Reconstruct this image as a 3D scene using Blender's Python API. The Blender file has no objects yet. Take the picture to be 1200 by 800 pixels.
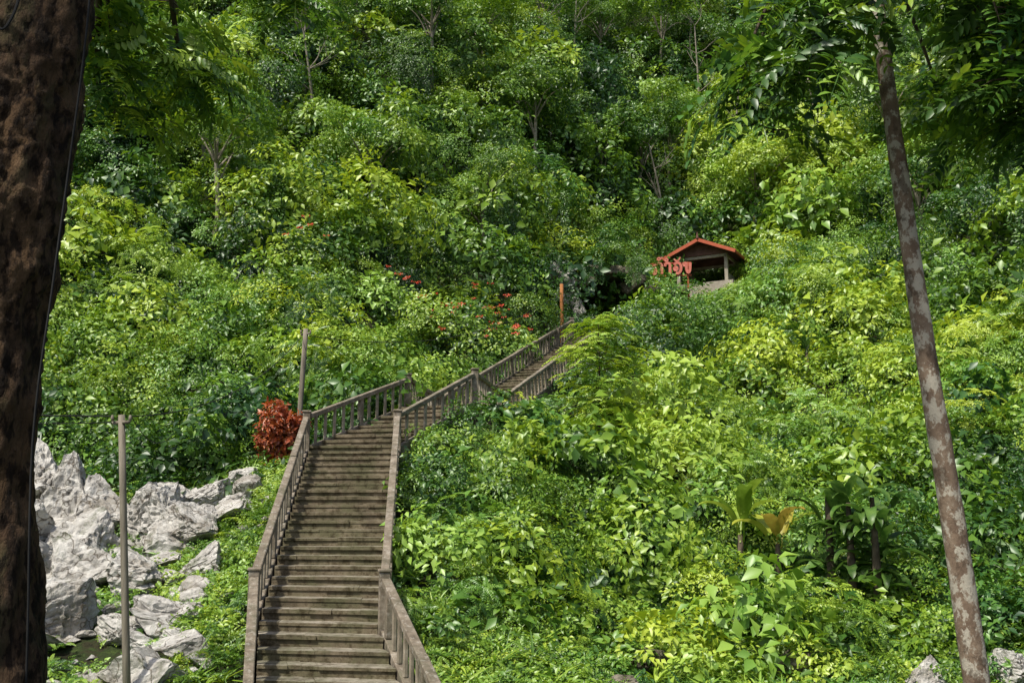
import bpy, math, random, bmesh
import numpy as np
from mathutils import Vector, Euler, noise as mnoise
random.seed(7); rng=np.random.default_rng(7)
scene=bpy.context.scene
COL=scene.collection

# ------------------------------------------------------------ materials
def newmat(name):
    m=bpy.data.materials.new(name); m.use_nodes=True
    nt=m.node_tree; nt.nodes.clear()
    out=nt.nodes.new('ShaderNodeOutputMaterial')
    return m,nt,out
def N(nt,t,**k):
    n=nt.nodes.new(t)
    for a,b in k.items(): setattr(n,a,b)
    return n
def ramp(nt,fac,stops):
    r=N(nt,'ShaderNodeValToRGB'); cr=r.color_ramp
    while len(cr.elements)<len(stops): cr.elements.new(0.5)
    for e,(p,c) in zip(cr.elements,stops):
        e.position=p; e.color=(c[0],c[1],c[2],1)
    nt.links.new(fac,r.inputs[0]); return r.outputs[0]
def tnoise(nt,scale,detail=5,rough=.6,vec=None):
    n=N(nt,'ShaderNodeTexNoise'); n.inputs['Scale'].default_value=scale
    n.inputs['Detail'].default_value=detail; n.inputs['Roughness'].default_value=rough
    if vec is not None: nt.links.new(vec,n.inputs['Vector'])
    return n.outputs['Fac']
def mixc(nt,fac,a,b,mode='MIX'):
    m=N(nt,'ShaderNodeMix',data_type='RGBA',blend_type=mode)
    if isinstance(fac,(int,float)): m.inputs[0].default_value=fac
    else: nt.links.new(fac,m.inputs[0])
    for i,v in ((6,a),(7,b)):
        if isinstance(v,tuple): m.inputs[i].default_value=(*v,1)
        else: nt.links.new(v,m.inputs[i])
    return m.outputs[2]
def math_(nt,op,a,b=None,c=None):
    m=N(nt,'ShaderNodeMath',operation=op)
    for i,v in enumerate((a,b,c)):
        if v is None: continue
        if isinstance(v,(int,float)): m.inputs[i].default_value=v
        else: nt.links.new(v,m.inputs[i])
    return m.outputs[0]
def coords(nt):
    return N(nt,'ShaderNodeNewGeometry').outputs['Position']
def surf(name,stops,scale=3,rough=.85,bump=.4,bscale=20,bdist=.02,extra=None,stretch=None):
    m,nt,out=newmat(name)
    p=coords(nt)
    if stretch:
        mp=N(nt,'ShaderNodeMapping'); mp.inputs['Scale'].default_value=stretch
        nt.links.new(p,mp.inputs[0]); p=mp.outputs[0]
    c=ramp(nt,tnoise(nt,scale,6,.65,p),stops)
    b=N(nt,'ShaderNodeBsdfPrincipled')
    b.inputs['Roughness'].default_value=rough
    b.inputs['Specular IOR Level'].default_value=.25
    if extra: c=extra(nt,c,p)
    nt.links.new(c,b.inputs['Base Color'])
    bp=N(nt,'ShaderNodeBump'); bp.inputs['Strength'].default_value=bump; bp.inputs['Distance'].default_value=bdist
    nt.links.new(tnoise(nt,bscale,6,.7,p),bp.inputs['Height'])
    nt.links.new(bp.outputs[0],b.inputs['Normal'])
    nt.links.new(b.outputs[0],out.inputs[0])
    return m

def leafmat(name,stops,trans=.29,cool=0.0):
    m,nt,out=newmat(name)
    a=N(nt,'ShaderNodeAttribute',attribute_type='INSTANCER',attribute_name='tint')
    l=N(nt,'ShaderNodeAttribute',attribute_type='GEOMETRY',attribute_name='leafv')
    t=math_(nt,'MULTIPLY_ADD',l.outputs['Fac'],.66,-.33)
    t=math_(nt,'ADD',t,a.outputs['Fac'])
    c=ramp(nt,t,stops)
    if cool:
        oi=N(nt,'ShaderNodeObjectInfo')
        f=math_(nt,'MULTIPLY',math_(nt,'POWER',oi.outputs['Random'],1.6),cool)
        c=mixc(nt,f,c,mixc(nt,1.0,c,(.50,.82,1.9),'MULTIPLY'))
    b=N(nt,'ShaderNodeBsdfDiffuse'); nt.links.new(c,b.inputs[0])
    tr=N(nt,'ShaderNodeBsdfTranslucent')
    nt.links.new(mixc(nt,1.0,c,(1.4,1.3,.6),'MULTIPLY'),tr.inputs[0])
    mx=N(nt,'ShaderNodeMixShader'); mx.inputs[0].default_value=trans
    nt.links.new(b.outputs[0],mx.inputs[1]); nt.links.new(tr.outputs[0],mx.inputs[2])
    gl=N(nt,'ShaderNodeBsdfGlossy'); gl.inputs['Roughness'].default_value=.42; gl.inputs[0].default_value=(.9,.95,.9,1)
    m2=N(nt,'ShaderNodeMixShader'); m2.inputs[0].default_value=.045
    nt.links.new(mx.outputs[0],m2.inputs[1]); nt.links.new(gl.outputs[0],m2.inputs[2])
    nt.links.new(m2.outputs[0],out.inputs[0]); return m
M_leaf=leafmat('leaf_green',[(0,(.022,.060,.013)),(.3,(.064,.150,.017)),(.6,(.200,.330,.027)),(1,(.44,.54,.055))],cool=.62)
M_red=leafmat('leaf_red',[(0,(.12,.025,.015)),(.5,(.36,.075,.025)),(1,(.50,.18,.045))])
M_flower=leafmat('flower_red',[(0,(.5,.05,.03)),(1,(.75,.12,.06))])

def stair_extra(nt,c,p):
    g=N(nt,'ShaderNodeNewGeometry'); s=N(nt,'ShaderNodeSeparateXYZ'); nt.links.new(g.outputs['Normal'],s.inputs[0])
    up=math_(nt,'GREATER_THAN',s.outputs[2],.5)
    dark=mixc(nt,1.0,c,(.60,.55,.46),'MULTIPLY')  # faces not pointing up: riser shade put into the colour, plus grime
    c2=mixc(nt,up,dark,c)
    moss=ramp(nt,tnoise(nt,1.3,6,.7,p),[(.42,(0,0,0)),(.60,(1,1,1))])
    c2=mixc(nt,math_(nt,'MULTIPLY',moss,.62),c2,(.085,.09,.04))
    dirt=ramp(nt,tnoise(nt,6,6,.75,p),[(.48,(1,1,1)),(.62,(.42,.38,.32))])
    return mixc(nt,1.0,c2,dirt,'MULTIPLY')
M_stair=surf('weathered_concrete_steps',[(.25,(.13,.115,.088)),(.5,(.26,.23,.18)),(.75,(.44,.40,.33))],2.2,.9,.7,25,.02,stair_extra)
def rail_extra(nt,c,p):
    moss=ramp(nt,tnoise(nt,2.2,6,.7,p),[(.46,(0,0,0)),(.62,(1,1,1))])
    c=mixc(nt,math_(nt,'MULTIPLY',moss,.6),c,(.085,.085,.05))
    pl=ramp(nt,tnoise(nt,9,5,.7,p),[(.54,(0,0,0)),(.63,(1,1,1))])
    return mixc(nt,math_(nt,'MULTIPLY',pl,.5),c,(.40,.37,.32))
M_rail=surf('weathered_concrete_rail',[(.25,(.085,.068,.05)),(.5,(.19,.155,.115)),(.75,(.34,.295,.235))],5,.85,.7,30,.018,rail_extra)
M_bal=surf('baluster_concrete',[(.3,(.13,.11,.08)),(.55,(.28,.24,.18)),(.75,(.44,.40,.33))],5,.9,.4,30,.01)
def rock_extra(nt,c,p):
    v=N(nt,'ShaderNodeTexVoronoi',feature='DISTANCE_TO_EDGE'); v.inputs['Scale'].default_value=1.3
    wn=N(nt,'ShaderNodeTexNoise'); wn.inputs['Scale'].default_value=2.5
    nt.links.new(p,wn.inputs['Vector'])
    ad=N(nt,'ShaderNodeVectorMath',operation='MULTIPLY_ADD'); nt.links.new(wn.outputs['Color'],ad.inputs[0]); ad.inputs[1].default_value=(.8,.8,.8); nt.links.new(p,ad.inputs[2])
    nt.links.new(ad.outputs[0],v.inputs['Vector'])
    cr=ramp(nt,v.outputs['Distance'],[(0,(.22,.19,.16)),(.03,(1,1,1))])
    c=mixc(nt,1.0,c,cr,'MULTIPLY')
    st=ramp(nt,tnoise(nt,.9,8,.75,p),[(.50,(0,0,0)),(.62,(1,1,1))])
    c=mixc(nt,math_(nt,'MULTIPLY',st,.5),c,(.16,.125,.08))
    ms=ramp(nt,tnoise(nt,1.9,7,.7,p),[(.55,(0,0,0)),(.66,(1,1,1))])
    return mixc(nt,math_(nt,'MULTIPLY',ms,.6),c,(.08,.10,.04))
M_rock=surf('limestone',[(.3,(.16,.15,.13)),(.45,(.44,.42,.385)),(.64,(.64,.62,.575))],3.2,.9,1.0,8,.09,rock_extra)
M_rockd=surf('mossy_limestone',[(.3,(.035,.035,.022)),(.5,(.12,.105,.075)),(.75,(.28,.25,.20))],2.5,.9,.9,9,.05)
M_ground=surf('forest_floor',[(.3,(.016,.018,.008)),(.45,(.045,.042,.018)),(.55,(.035,.055,.015)),(.7,(.075,.11,.025))],4.5,.95,1.0,14,.12)
def bark_extra(nt,c,p):
    a=ramp(nt,tnoise(nt,2.2,6,.6,p),[(.45,(0,0,0)),(.6,(1,1,1))])
    c=mixc(nt,math_(nt,'MULTIPLY',a,.5),c,(.15,.085,.035))
    ms=ramp(nt,tnoise(nt,3.1,6,.7,p),[(.54,(0,0,0)),(.66,(1,1,1))])
    c=mixc(nt,math_(nt,'MULTIPLY',ms,.6),c,(.07,.075,.03))
    b=ramp(nt,tnoise(nt,16,5,.6,p),[(.48,(1,1,1)),(.58,(.22,.2,.18))])
    return mixc(nt,1.0,c,b,'MULTIPLY')
M_barkdark=surf('rough_bark',[(.3,(.03,.018,.01)),(.5,(.095,.056,.031)),(.72,(.20,.125,.07))],7,.95,1.0,20,.07,bark_extra,stretch=(1.3,1.3,.5))
def lichen(nt,c,p):
    a=ramp(nt,tnoise(nt,8,6,.7,p),[(.49,(0,0,0)),(.54,(1,1,1))])
    c=mixc(nt,math_(nt,'MULTIPLY',a,.8),c,(.45,.42,.34))
    b=ramp(nt,tnoise(nt,5,6,.7,p),[(.54,(0,0,0)),(.60,(1,1,1))])
    return mixc(nt,math_(nt,'MULTIPLY',b,.75),c,(.085,.06,.04))
M_barkmott=surf('mottled_bark',[(.3,(.12,.08,.055)),(.55,(.20,.145,.10)),(.75,(.28,.22,.16))],7,.9,.8,40,.015,lichen,stretch=(1,1,.7))
M_branch=surf('branch_bark',[(.3,(.04,.03,.02)),(.7,(.15,.12,.085))],4,.9,.5,30,.01)
M_pale=surf('pale_bark',[(.3,(.14,.12,.09)),(.7,(.36,.32,.26))],4,.9,.5,30,.01)
M_pole=surf('grey_pole',[(.3,(.12,.10,.075)),(.7,(.27,.24,.19))],3,.85,.3,40,.01,stretch=(6,6,.6))
M_pole2=surf('rusty_pole',[(.3,(.28,.10,.03)),(.7,(.38,.17,.06))],3,.8,.3,40,.01)
M_wire=surf('wire_rubber',[(.3,(.015,.015,.015)),(.7,(.03,.03,.03))],3,1.0,0,10,.01)
M_tile=surf('red_roof_tile',[(.3,(.08,.042,.033)),(.7,(.17,.085,.065))],3,.8,.4,20,.02)
M_redp=surf('red_painted_board',[(.3,(.34,.07,.035)),(.7,(.46,.12,.06))],3,.7,.2,20,.01)
M_letter=surf('sign_red_paint',[(.3,(.50,.13,.09)),(.7,(.66,.24,.18))],4,.5,.1,20,.01)
M_wall=surf('plaster_grey',[(.3,(.22,.19,.15)),(.7,(.40,.36,.30))],3,.9,.3,20,.01)

# ------------------------------------------------------------ mesh helpers
class MB:
    def __init__(s): s.v=[]; s.f=[]; s.m=[]; s.n=0
    def add(s,v,f,mi=0):
        o=s.n; s.v.extend([tuple(map(float,a)) for a in v]); s.f.extend([tuple(i+o for i in q) for q in f]); s.m.extend([mi]*len(f)); s.n+=len(v)
    def obj(s,name,mats,smooth=False,parent=None,link=True):
        me=bpy.data.meshes.new(name); me.from_pydata(s.v,[],s.f)
        for m in mats: me.materials.append(m)
        me.polygons.foreach_set('material_index',s.m)
        if smooth: me.polygons.foreach_set('use_smooth',[True]*len(s.f))
        me.update()
        o=bpy.data.objects.new(name,me)
        if link: COL.objects.link(o)
        if parent: o.parent=parent
        return o
BOXF=[(0,3,2,1),(4,5,6,7),(0,1,5,4),(1,2,6,5),(2,3,7,6),(3,0,4,7)]
def prism(mb,bot,top,mi=0):
    mb.add(list(bot)+list(top),BOXF,mi)
def beam(mb,a,b,w,h,mi=0):
    a=Vector(a);b=Vector(b); d=(b-a); hd=Vector((d.x,d.y,0))
    if hd.length<1e-5: s=Vector((1,0,0))*w/2; u=Vector((0,1,0))*h/2
    else:
        s=Vector((-hd.y,hd.x,0)).normalized()*w/2; u=s.cross(d).normalized()*h/2
        if u.z<0:u=-u
    prism(mb,[a-s-u,a+s-u,b+s-u,b-s-u],[a-s+u,a+s+u,b+s+u,b-s+u],mi)
def box(mb,c,sx,sy,sz,rot=0,mi=0):
    cx,cy,cz=c; ca,sa=math.cos(rot),math.sin(rot)
    P=[]
    for z in (cz,cz+sz):
        for x,y in ((-1,-1),(1,-1),(1,1),(-1,1)):
            X=x*sx/2;Y=y*sy/2; P.append((cx+X*ca-Y*sa,cy+X*sa+Y*ca,z))
    mb.add(P,BOXF,mi)
def tube(mb,pts,rad,seg=8,mi=0,rough=0,seed=0,cap=True):
    pts=[Vector(p) for p in pts]; n=len(pts); V=[];F=[]
    ref=Vector((1,0,0))
    for i,p in enumerate(pts):
        t=(pts[min(i+1,n-1)]-pts[max(i-1,0)]).normalized()
        if abs(t.dot(ref))>.95: ref=Vector((0,1,0))
        a=(ref-t*ref.dot(t)).normalized(); b=t.cross(a); ref=a
        for k in range(seg):
            th=2*math.pi*k/seg; d=a*math.cos(th)+b*math.sin(th)
            r=rad[i]
            if rough:
                q=p+d*r
                r*=1+rough*(mnoise.noise(Vector((q.x*5+seed,q.y*5,q.z*1.6)))+.7*mnoise.noise(Vector((q.x*14,q.y*14+seed,q.z*4)))+.5*mnoise.noise(q*26))
            V.append(p+d*r)
    for i in range(n-1):
        for k in range(seg):
            k2=(k+1)%seg; F.append((i*seg+k,i*seg+k2,(i+1)*seg+k2,(i+1)*seg+k))
    if cap:
        F.append(tuple(range(seg))[::-1]); F.append(tuple((n-1)*seg+k for k in range(seg)))
    mb.add(V,F,mi)
def smoothpath(P,m=8):
    P=[Vector(p) for p in P]; out=[]
    Q=[2*P[0]-P[1]]+P+[2*P[-1]-P[-2]]
    for i in range(1,len(Q)-2):
        p0,p1,p2,p3=Q[i-1:i+3]
        for k in range(m):
            t=k/m; out.append(.5*((2*p1)+(p2-p0)*t+(2*p0-5*p1+4*p2-p3)*t*t+(3*p1-p0-3*p2+p3)*t**3))
    out.append(P[-1]); return out

# ------------------------------------------------------------ stair layout
J=[ # left xy, right xy, z, steps to next
 ((-3.05,12.4),(-.55,12.3),-3.78,11),
 ((-4.30,17.45),(-2.22,17.0),-1.90,21),
 ((-5.08,25.1),(-2.98,24.9),1.60,9),
 ((-2.96,28.96),(-1.15,28.0),3.10,0),
 ((-2.35,33.9),(-.33,33.3),3.10,26),
 ((2.15,45.0),(4.0,44.3),7.60,5),
 ((3.0,47.3),(4.85,46.6),8.45,0)]
cen=[]; rgt=[]; lft=[]
for i in range(len(J)-1):
    for k in range(16):
        t=k/16
        L=[J[i][0][a]*(1-t)+J[i+1][0][a]*t for a in (0,1)]; R=[J[i][1][a]*(1-t)+J[i+1][1][a]*t for a in (0,1)]
        z=J[i][2]*(1-t)+J[i+1][2]*t
        cen.append(((L[0]+R[0])/2,(L[1]+R[1])/2,z))
        w=Vector((R[0]-L[0],R[1]-L[1])).normalized()
        rgt.append((R[0]+w.x*.8,R[1]+w.y*.8,z)); lft.append((L[0]-w.x*.8,L[1]-w.y*.8,z))
cen=np.array(cen)
def dstair(x,y):
    return np.sqrt(((np.asarray(x)[...,None]-cen[:,0])**2+(np.asarray(y)[...,None]-cen[:,1])**2).min(-1))

# ------------------------------------------------------------ terrain
C=[]
for c in cen[::4]: C.append((c[0],c[1],c[2]-.55))
for c in rgt[19::5]: C.append((c[0],c[1],c[2]-.5))
for c in lft[19::8]: C.append((c[0],c[1],c[2]-.5))
for (x,y,z) in [(2.4,20,-1.8),(5.2,20,-1.7),(8.5,17,-2.2),(3,24,-.2),(7,25,.1),(11,24,.1),(1.6,32,3.1),
    (3,35,3.9),(9.8,45,8.0),(17,55,13.1),(15,35,4.6),(22,50,13.3),(27,55,19.7),(25,70,28),(31,85,47),(6,41,6.3),(6.5,32,2.8),(10.5,50,10.8),(12.6,55,12.9),(12.2,61,14.0),(9.4,57,13.1),
    (8.4,68,21),(14,85,38.6),(16,95,52),(4.5,58,15.0),(8,63,15.8),(0,48,11.8),(-1.5,45,9.5),(-4.6,35.5,5.6),(-7,40,9.3),(-6.6,50,16.5),(0,56,20.5),(-3,68,35),(2.5,68,31),
    (-13.4,38,10.5),(-17,48,20),(-16,58,33),(-13,30,4.3),(-10.3,30,3.5),(-7,29,3.2),(-24,45,20),(-26,34,9),(18,28,3.5),(24,36,9),(14,22,-.2)]:
    C.append((x,y,z-1.1))
for p in [(0,0,-1.7),(5,8,-2.4),(-5,8,-2.4),(4,14.5,-2.95),(9,14.5,-2.9),(1,14.5,-3.2),(-1,17.5,-2.5),(1,19,-2.3),(-8.7,23,-.7),(-12.7,27,1.3),(-5.6,17.5,-2.4),(-7,17,-2.7),(-11,20,-1.6),(-6.8,26,1.0),(-6.3,22,-.6),
    (5,50.2,9.6),(5.2,53,10.0),(3,51,10.2),(7.2,50.5,9.9),(-20,15,-2),(20,15,-2.4),(-40,60,35),(48,60,38),(0,115,70),(-45,115,85),(60,115,85),(-40,-20,-1.7),(40,-20,-1.7),(0,-25,-1.7),(-50,20,4),(50,20,5),(-16,24,.8)]:
    C.append(p)
C=np.array(C); NC=len(C)
def phi(r): return np.sqrt(r*r+.6)
A=phi(np.hypot(C[:,None,0]-C[None,:,0],C[:,None,1]-C[None,:,1]))+np.eye(NC)*-.05
Pm=np.c_[np.ones(NC),C[:,0],C[:,1]]
SM=np.block([[A,Pm],[Pm.T,np.zeros((3,3))]])
WT=np.linalg.solve(SM,np.r_[C[:,2],0,0,0])
def H(x,y):
    x=np.clip(np.asarray(x,float),-60,70); y=np.clip(np.asarray(y,float),-30,120)
    sh=x.shape; x=x.ravel(); y=y.ravel(); z=np.zeros_like(x)
    for s in range(0,len(x),20000):
        xs=x[s:s+20000];ys=y[s:s+20000]
        z[s:s+20000]=phi(np.hypot(xs[:,None]-C[:,0],ys[:,None]-C[:,1]))@WT[:NC]+WT[NC]+WT[NC+1]*xs+WT[NC+2]*ys
    k=np.clip((y-22)/25,0,1)*np.clip((np.sqrt(((x[:,None]-cen[::3,0])**2+(y[:,None]-cen[::3,1])**2).min(1))-2)/4,0,1)*np.clip((np.hypot(x-5,y-51)-3)/4,0,1)
    z+=k*(.8*np.sin(x*.55+1.3*np.sin(y*.31))+.6*np.sin(y*.7+x*.4+1))
    return z.reshape(sh)
gx=np.r_[[-600,-300,-150,-90],np.linspace(-60,70,174),[100,180,320,620]]
gy=np.r_[[-600,-250,-80],np.linspace(-30,120,200),[160,300,620]]
X,Y=np.meshgrid(gx,gy); Z=H(X,Y)
nx,ny=len(gx),len(gy)
V=np.c_[X.ravel(),Y.ravel(),Z.ravel()]
idx=np.arange(nx*ny).reshape(ny,nx)
F=np.stack([idx[:-1,:-1],idx[:-1,1:],idx[1:,1:],idx[1:,:-1]],-1).reshape(-1,4)
me=bpy.data.meshes.new('ground'); me.from_pydata(V.tolist(),[],F.tolist()); me.materials.append(M_ground)
me.polygons.foreach_set('use_smooth',[True]*len(F)); g=bpy.data.objects.new('ground',me); COL.objects.link(g)
def h1(x,y): return float(H(np.array([x]),np.array([y]))[0])

# ------------------------------------------------------------ staircase
st=MB(); rl=MB()
def lerp2(a,b,t): return (a[0]*(1-t)+b[0]*t,a[1]*(1-t)+b[1]*t)
for i in range(len(J)-1):
    L0,R0,z0,ns=J[i]; L1,R1,z1,_=J[i+1]
    m=max(ns,1)
    for k in range(m):
        t0=k/m; t1=(k+1)/m
        z=z0+(z1-z0)*t1 if ns else z0
        a,b,c,d=lerp2(L0,L1,t0),lerp2(R0,R1,t0),lerp2(R0,R1,t1),lerp2(L0,L1,t1)
        if ns:
            dx=L1[0]-L0[0]+R1[0]-R0[0]; dy=L1[1]-L0[1]+R1[1]-R0[1]; q=math.hypot(dx,dy); ux,uy=dx/q,dy/q
            e=random.uniform(-.012,.012)
            prism(st,[(*p,z-1.3) for p in (a,b,c,d)],[(*p,z-.062) for p in (a,b,c,d)],0)
            o=.03+e
            a2=(a[0]-ux*o,a[1]-uy*o); b2=(b[0]-ux*o,b[1]-uy*o)
            c2=(c[0]-ux*.002,c[1]-uy*.002); d2=(d[0]-ux*.002,d[1]-uy*.002)
            cuts=[0]+sorted(random.uniform(.12,.88) for _ in range(random.choice([1,2,3])))+[1]
            for u0,u1 in zip(cuts[:-1],cuts[1:]):
                u0+=.002; ee=e+random.uniform(-.009,.009); oo=random.uniform(-.02,.016)
                p=[lerp2(a2,b2,u0),lerp2(a2,b2,u1),lerp2(d2,c2,u1),lerp2(d2,c2,u0)]
                o2=oo+random.uniform(-.012,.012)
                p[0]=(p[0][0]-ux*oo,p[0][1]-uy*oo); p[1]=(p[1][0]-ux*o2,p[1][1]-uy*o2)
                prism(st,[(*w_,z-.06) for w_ in p],[(w_[0],w_[1],z+ee) for w_ in p],0)
        else:
            prism(st,[(*p,z-1.3) for p in (a,b,c,d)],[(*p,z-.003) for p in (a,b,c,d)],0)
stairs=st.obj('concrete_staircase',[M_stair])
sbv=stairs.modifiers.new('bevel','BEVEL'); sbv.width=.014; sbv.segments=1; sbv.limit_method='ANGLE'
def railrun(P):
    for i,(x,y,z) in enumerate(P):
        box(rl,(x,y,z-.6),.19,.19,1.60,rot=.2,mi=0); box(rl,(x,y,z+1.003),.23,.23,.05,rot=.2,mi=0)
    for i in range(len(P)-1):
        a=Vector(P[i]);b=Vector(P[i+1]); d=b-a; hl=math.hypot(d.x,d.y)
        u=d/d.length
        up=Vector((0,0,1))
        nsg=max(1,int(round(hl/2.4)))
        for s_ in range(nsg):
            p0=a+u*.1+(b-a-u*.2)*(s_/nsg); p1=a+u*.1+(b-a-u*.2)*((s_+1)/nsg)-u*.006
            beam(rl,p0+up*(.89+random.uniform(-.015,.015)),p1+up*(.89+random.uniform(-.015,.015)),.15+random.uniform(-.006,.006),.12,0)
        a1=a+u*.1; b1=b-u*.1
        beam(rl,a1+up*.05,b1+up*.05,.14,.15,0)
        beam(rl,a1-up*.35,b1-up*.35,.12,.64,0)
        nb=max(2,int(hl/.36)); 
        for k in range(1,nb):
            p=a.lerp(b,k/nb); rz=math.atan2(d.y,d.x)
            if k%6==0: box(rl,(p.x,p.y,p.z+.12),.13,.13,.72,rot=rz,mi=0)
            else:
                w=.085+random.uniform(-.006,.006)
                box(rl,(p.x,p.y,p.z+.12),w,w*.8,.72,rot=rz+random.uniform(-.05,.05),mi=1)
def sidepts(s):
    out=[]
    for j in J:
        L,R=Vector(j[0]),Vector(j[1]); w=(R-L).normalized()
        p=(L-w*.11) if s==0 else (R+w*.11)
        out.append((p.x,p.y,j[2]))
    return out
railrun(sidepts(0)); railrun(sidepts(1))
rail=rl.obj('concrete_railing',[M_rail,M_bal])
bv=rail.modifiers.new('bevel','BEVEL'); bv.width=.014; bv.segments=1; bv.limit_method='ANGLE'

# ------------------------------------------------------------ leaf sprigs
LOD=[0]
def leaf(V,F,LV,b,d,up,L,W,droop=.25,fold=.25,val=None):
    b=Vector(b); d=Vector(d).normalized(); s=d.cross(Vector(up))
    if s.length<1e-3: s=Vector((1,0,0))
    s.normalize(); n=s.cross(d).normalized()
    def rib(t): return b+d*L*t-n*(droop*L*t*t)
    v=random.random() if val is None else val
    o=len(V)
    if LOD[0]:
        r=[rib(0),rib(.5),rib(1)]
        V+=[r[0],r[1],r[2],r[1]+s*W*.5+n*W*fold,r[1]-s*W*.5+n*W*fold]
        F+=[(o,o+1,o+3),(o+1,o+2,o+3),(o,o+4,o+1),(o+1,o+4,o+2)]; LV+=[v]*4; return
    r=[rib(0),rib(.33),rib(.68),rib(1)]
    l1=r[1]+s*W*.5+n*W*fold; r1=r[1]-s*W*.5+n*W*fold; l2=r[2]+s*W*.38+n*W*fold*.8; r2=r[2]-s*W*.38+n*W*fold*.8
    V+= [r[0],r[1],r[2],r[3],l1,l2,r1,r2]
    F+= [(o,o+1,o+4),(o+1,o+2,o+5),(o+1,o+5,o+4),(o+2,o+3,o+5),(o,o+6,o+1),(o+1,o+6,o+7),(o+1,o+7,o+2),(o+2,o+7,o+3)]
    LV+= [v]*8
def ru(): 
    return Vector((random.gauss(0,1),random.gauss(0,1),random.gauss(0,1))).normalized()
kits=bpy.data.collections.new('leaf_sprigs'); kitn=0
def kit(V,T,LV,mat):
    global kitn
    nm='leaf_kit_%03d'%kitn; kitn+=1
    me=bpy.data.meshes.new(nm); me.vertices.add(len(V)); me.vertices.foreach_set('co',V.astype(np.float32).ravel())
    me.loops.add(len(T)*3); me.loops.foreach_set('vertex_index',T.astype(np.int32).ravel())
    me.polygons.add(len(T)); me.polygons.foreach_set('loop_start',np.arange(0,len(T)*3,3,dtype=np.int32))
    me.update(calc_edges=True)
    me.materials.append(mat)
    at=me.attributes.new('leafv','FLOAT','FACE'); at.data.foreach_set('value',LV.astype(np.float32))
    o=bpy.data.objects.new(nm,me); kits.objects.link(o); return kitn-1
def arr(V,F,LV): return (np.array([tuple(v) for v in V]),np.array(F),np.array(LV,float))
def g_broad(n,L,W,R,fold=.2):
    V,F,LV=[],[],[]
    for i in range(n):
        a=random.uniform(0,2*math.pi); r=R*math.sqrt(random.random()); z=random.uniform(-.16,.1)*R*2
        p=Vector((r*math.cos(a),r*math.sin(a),z))
        d=Vector((math.cos(a),math.sin(a),random.uniform(-.5,.5)))+ru()*.5
        s=random.uniform(.65,1.25)
        leaf(V,F,LV,p,d,Vector((0,0,1))+ru()*.45,L*s,W*s,.3,fold)
    return arr(V,F,LV)
def g_pin(nf,FL,nl,L,W,spread=1.0,dr=.45,fw=.55):
    V,F,LV=[],[],[]
    for f in range(nf):
        a=2*math.pi*f/nf+random.uniform(-.4,.4)
        d=Vector((math.cos(a)*spread,math.sin(a)*spread,random.uniform(.0,.6))).normalized()
        s=d.cross(Vector((0,0,1))).normalized(); n=s.cross(d)
        fl=FL*random.uniform(.7,1.15); v0=random.random()
        for k in range(nl):
            t=.15+.85*k/(nl-1)
            p=d*fl*t-Vector((0,0,1))*(dr*fl*t*t)
            tw=L*(1-.45*abs(t-.5)*1.6)*random.uniform(.88,1.1)
            for sg in (-1,1):
                dd=s*sg+d*fw-Vector((0,0,1))*random.uniform(.1,.5)+ru()*.12
                leaf(V,F,LV,p,dd,n,tw,W,.2,.15,min(1,max(0,v0+random.uniform(-.25,.25))))
        o=len(V)
        for t in (0,.5,1):
            p=d*fl*t-Vector((0,0,1))*(dr*fl*t*t); V+= [p+s*.005,p-s*.005]
        F+= [(o,o+1,o+3),(o,o+3,o+2),(o+2,o+3,o+5),(o+2,o+5,o+4)]; LV+= [.5]*4
    return arr(V,F,LV)
def g_blade(n,L,W):
    V,F,LV=[],[],[]
    for i in range(n):
        a=random.uniform(0,2*math.pi)
        leaf(V,F,LV,(0,0,0),Vector((math.cos(a),math.sin(a),random.uniform(.5,1.8))),(0,0,1),L*random.uniform(.6,1.1),W,.55,.25)
    return arr(V,F,LV)
def sprigset():
    return {'broad':[g_broad(22,.17,.092,.31) for _ in range(3)],'fine':[g_broad(38,.095,.052,.28) for _ in range(3)],
            'big':[g_broad(10,.30,.19,.32) for _ in range(2)],'pin':[g_pin(5,.42,7,.105,.042) for _ in range(2)],'blade':[g_blade(9,.75,.06) for _ in range(2)]}
LOD[0]=0; SN=sprigset()
LOD[0]=1; SF=sprigset()
LOD[0]=0
def frames(nv):
    m=len(nv); sp=rng.uniform(0,2*np.pi,m)
    nv=nv/np.linalg.norm(nv,axis=1,keepdims=True)
    ref=np.tile([[1.,0,0]],(m,1)); ref[np.abs(nv[:,0])>.9]=[0,1,0]
    a=np.cross(ref,nv); a/=np.linalg.norm(a,axis=1,keepdims=True); b=np.cross(nv,a)
    xa=a*np.cos(sp)[:,None]+b*np.sin(sp)[:,None]; ya=np.cross(nv,xa)
    return xa,ya,nv
def assemble(p,nrm,scl,var,sprigs,mat=None):
    xa,ya,za=frames(nrm); which=rng.integers(0,len(sprigs),len(p))
    Vs,Ts,Ls=[],[],[]; off=0
    for w_,(V,T,LV) in enumerate(sprigs):
        ii=np.where(which==w_)[0]
        if len(ii)==0: continue
        M=np.stack([xa[ii],ya[ii],za[ii]],1)*scl[ii][:,None,None]
        VV=np.einsum('vi,kij->kvj',V,M)+p[ii][:,None,:]
        TT=T[None]+ (np.arange(len(ii))*len(V))[:,None,None]+off
        Vs.append(VV.reshape(-1,3)); Ts.append(TT.reshape(-1,3)); off+=len(V)*len(ii)
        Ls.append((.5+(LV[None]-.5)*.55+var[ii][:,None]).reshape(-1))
    return kit(np.concatenate(Vs),np.concatenate(Ts),np.concatenate(Ls),mat or M_leaf)
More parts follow.
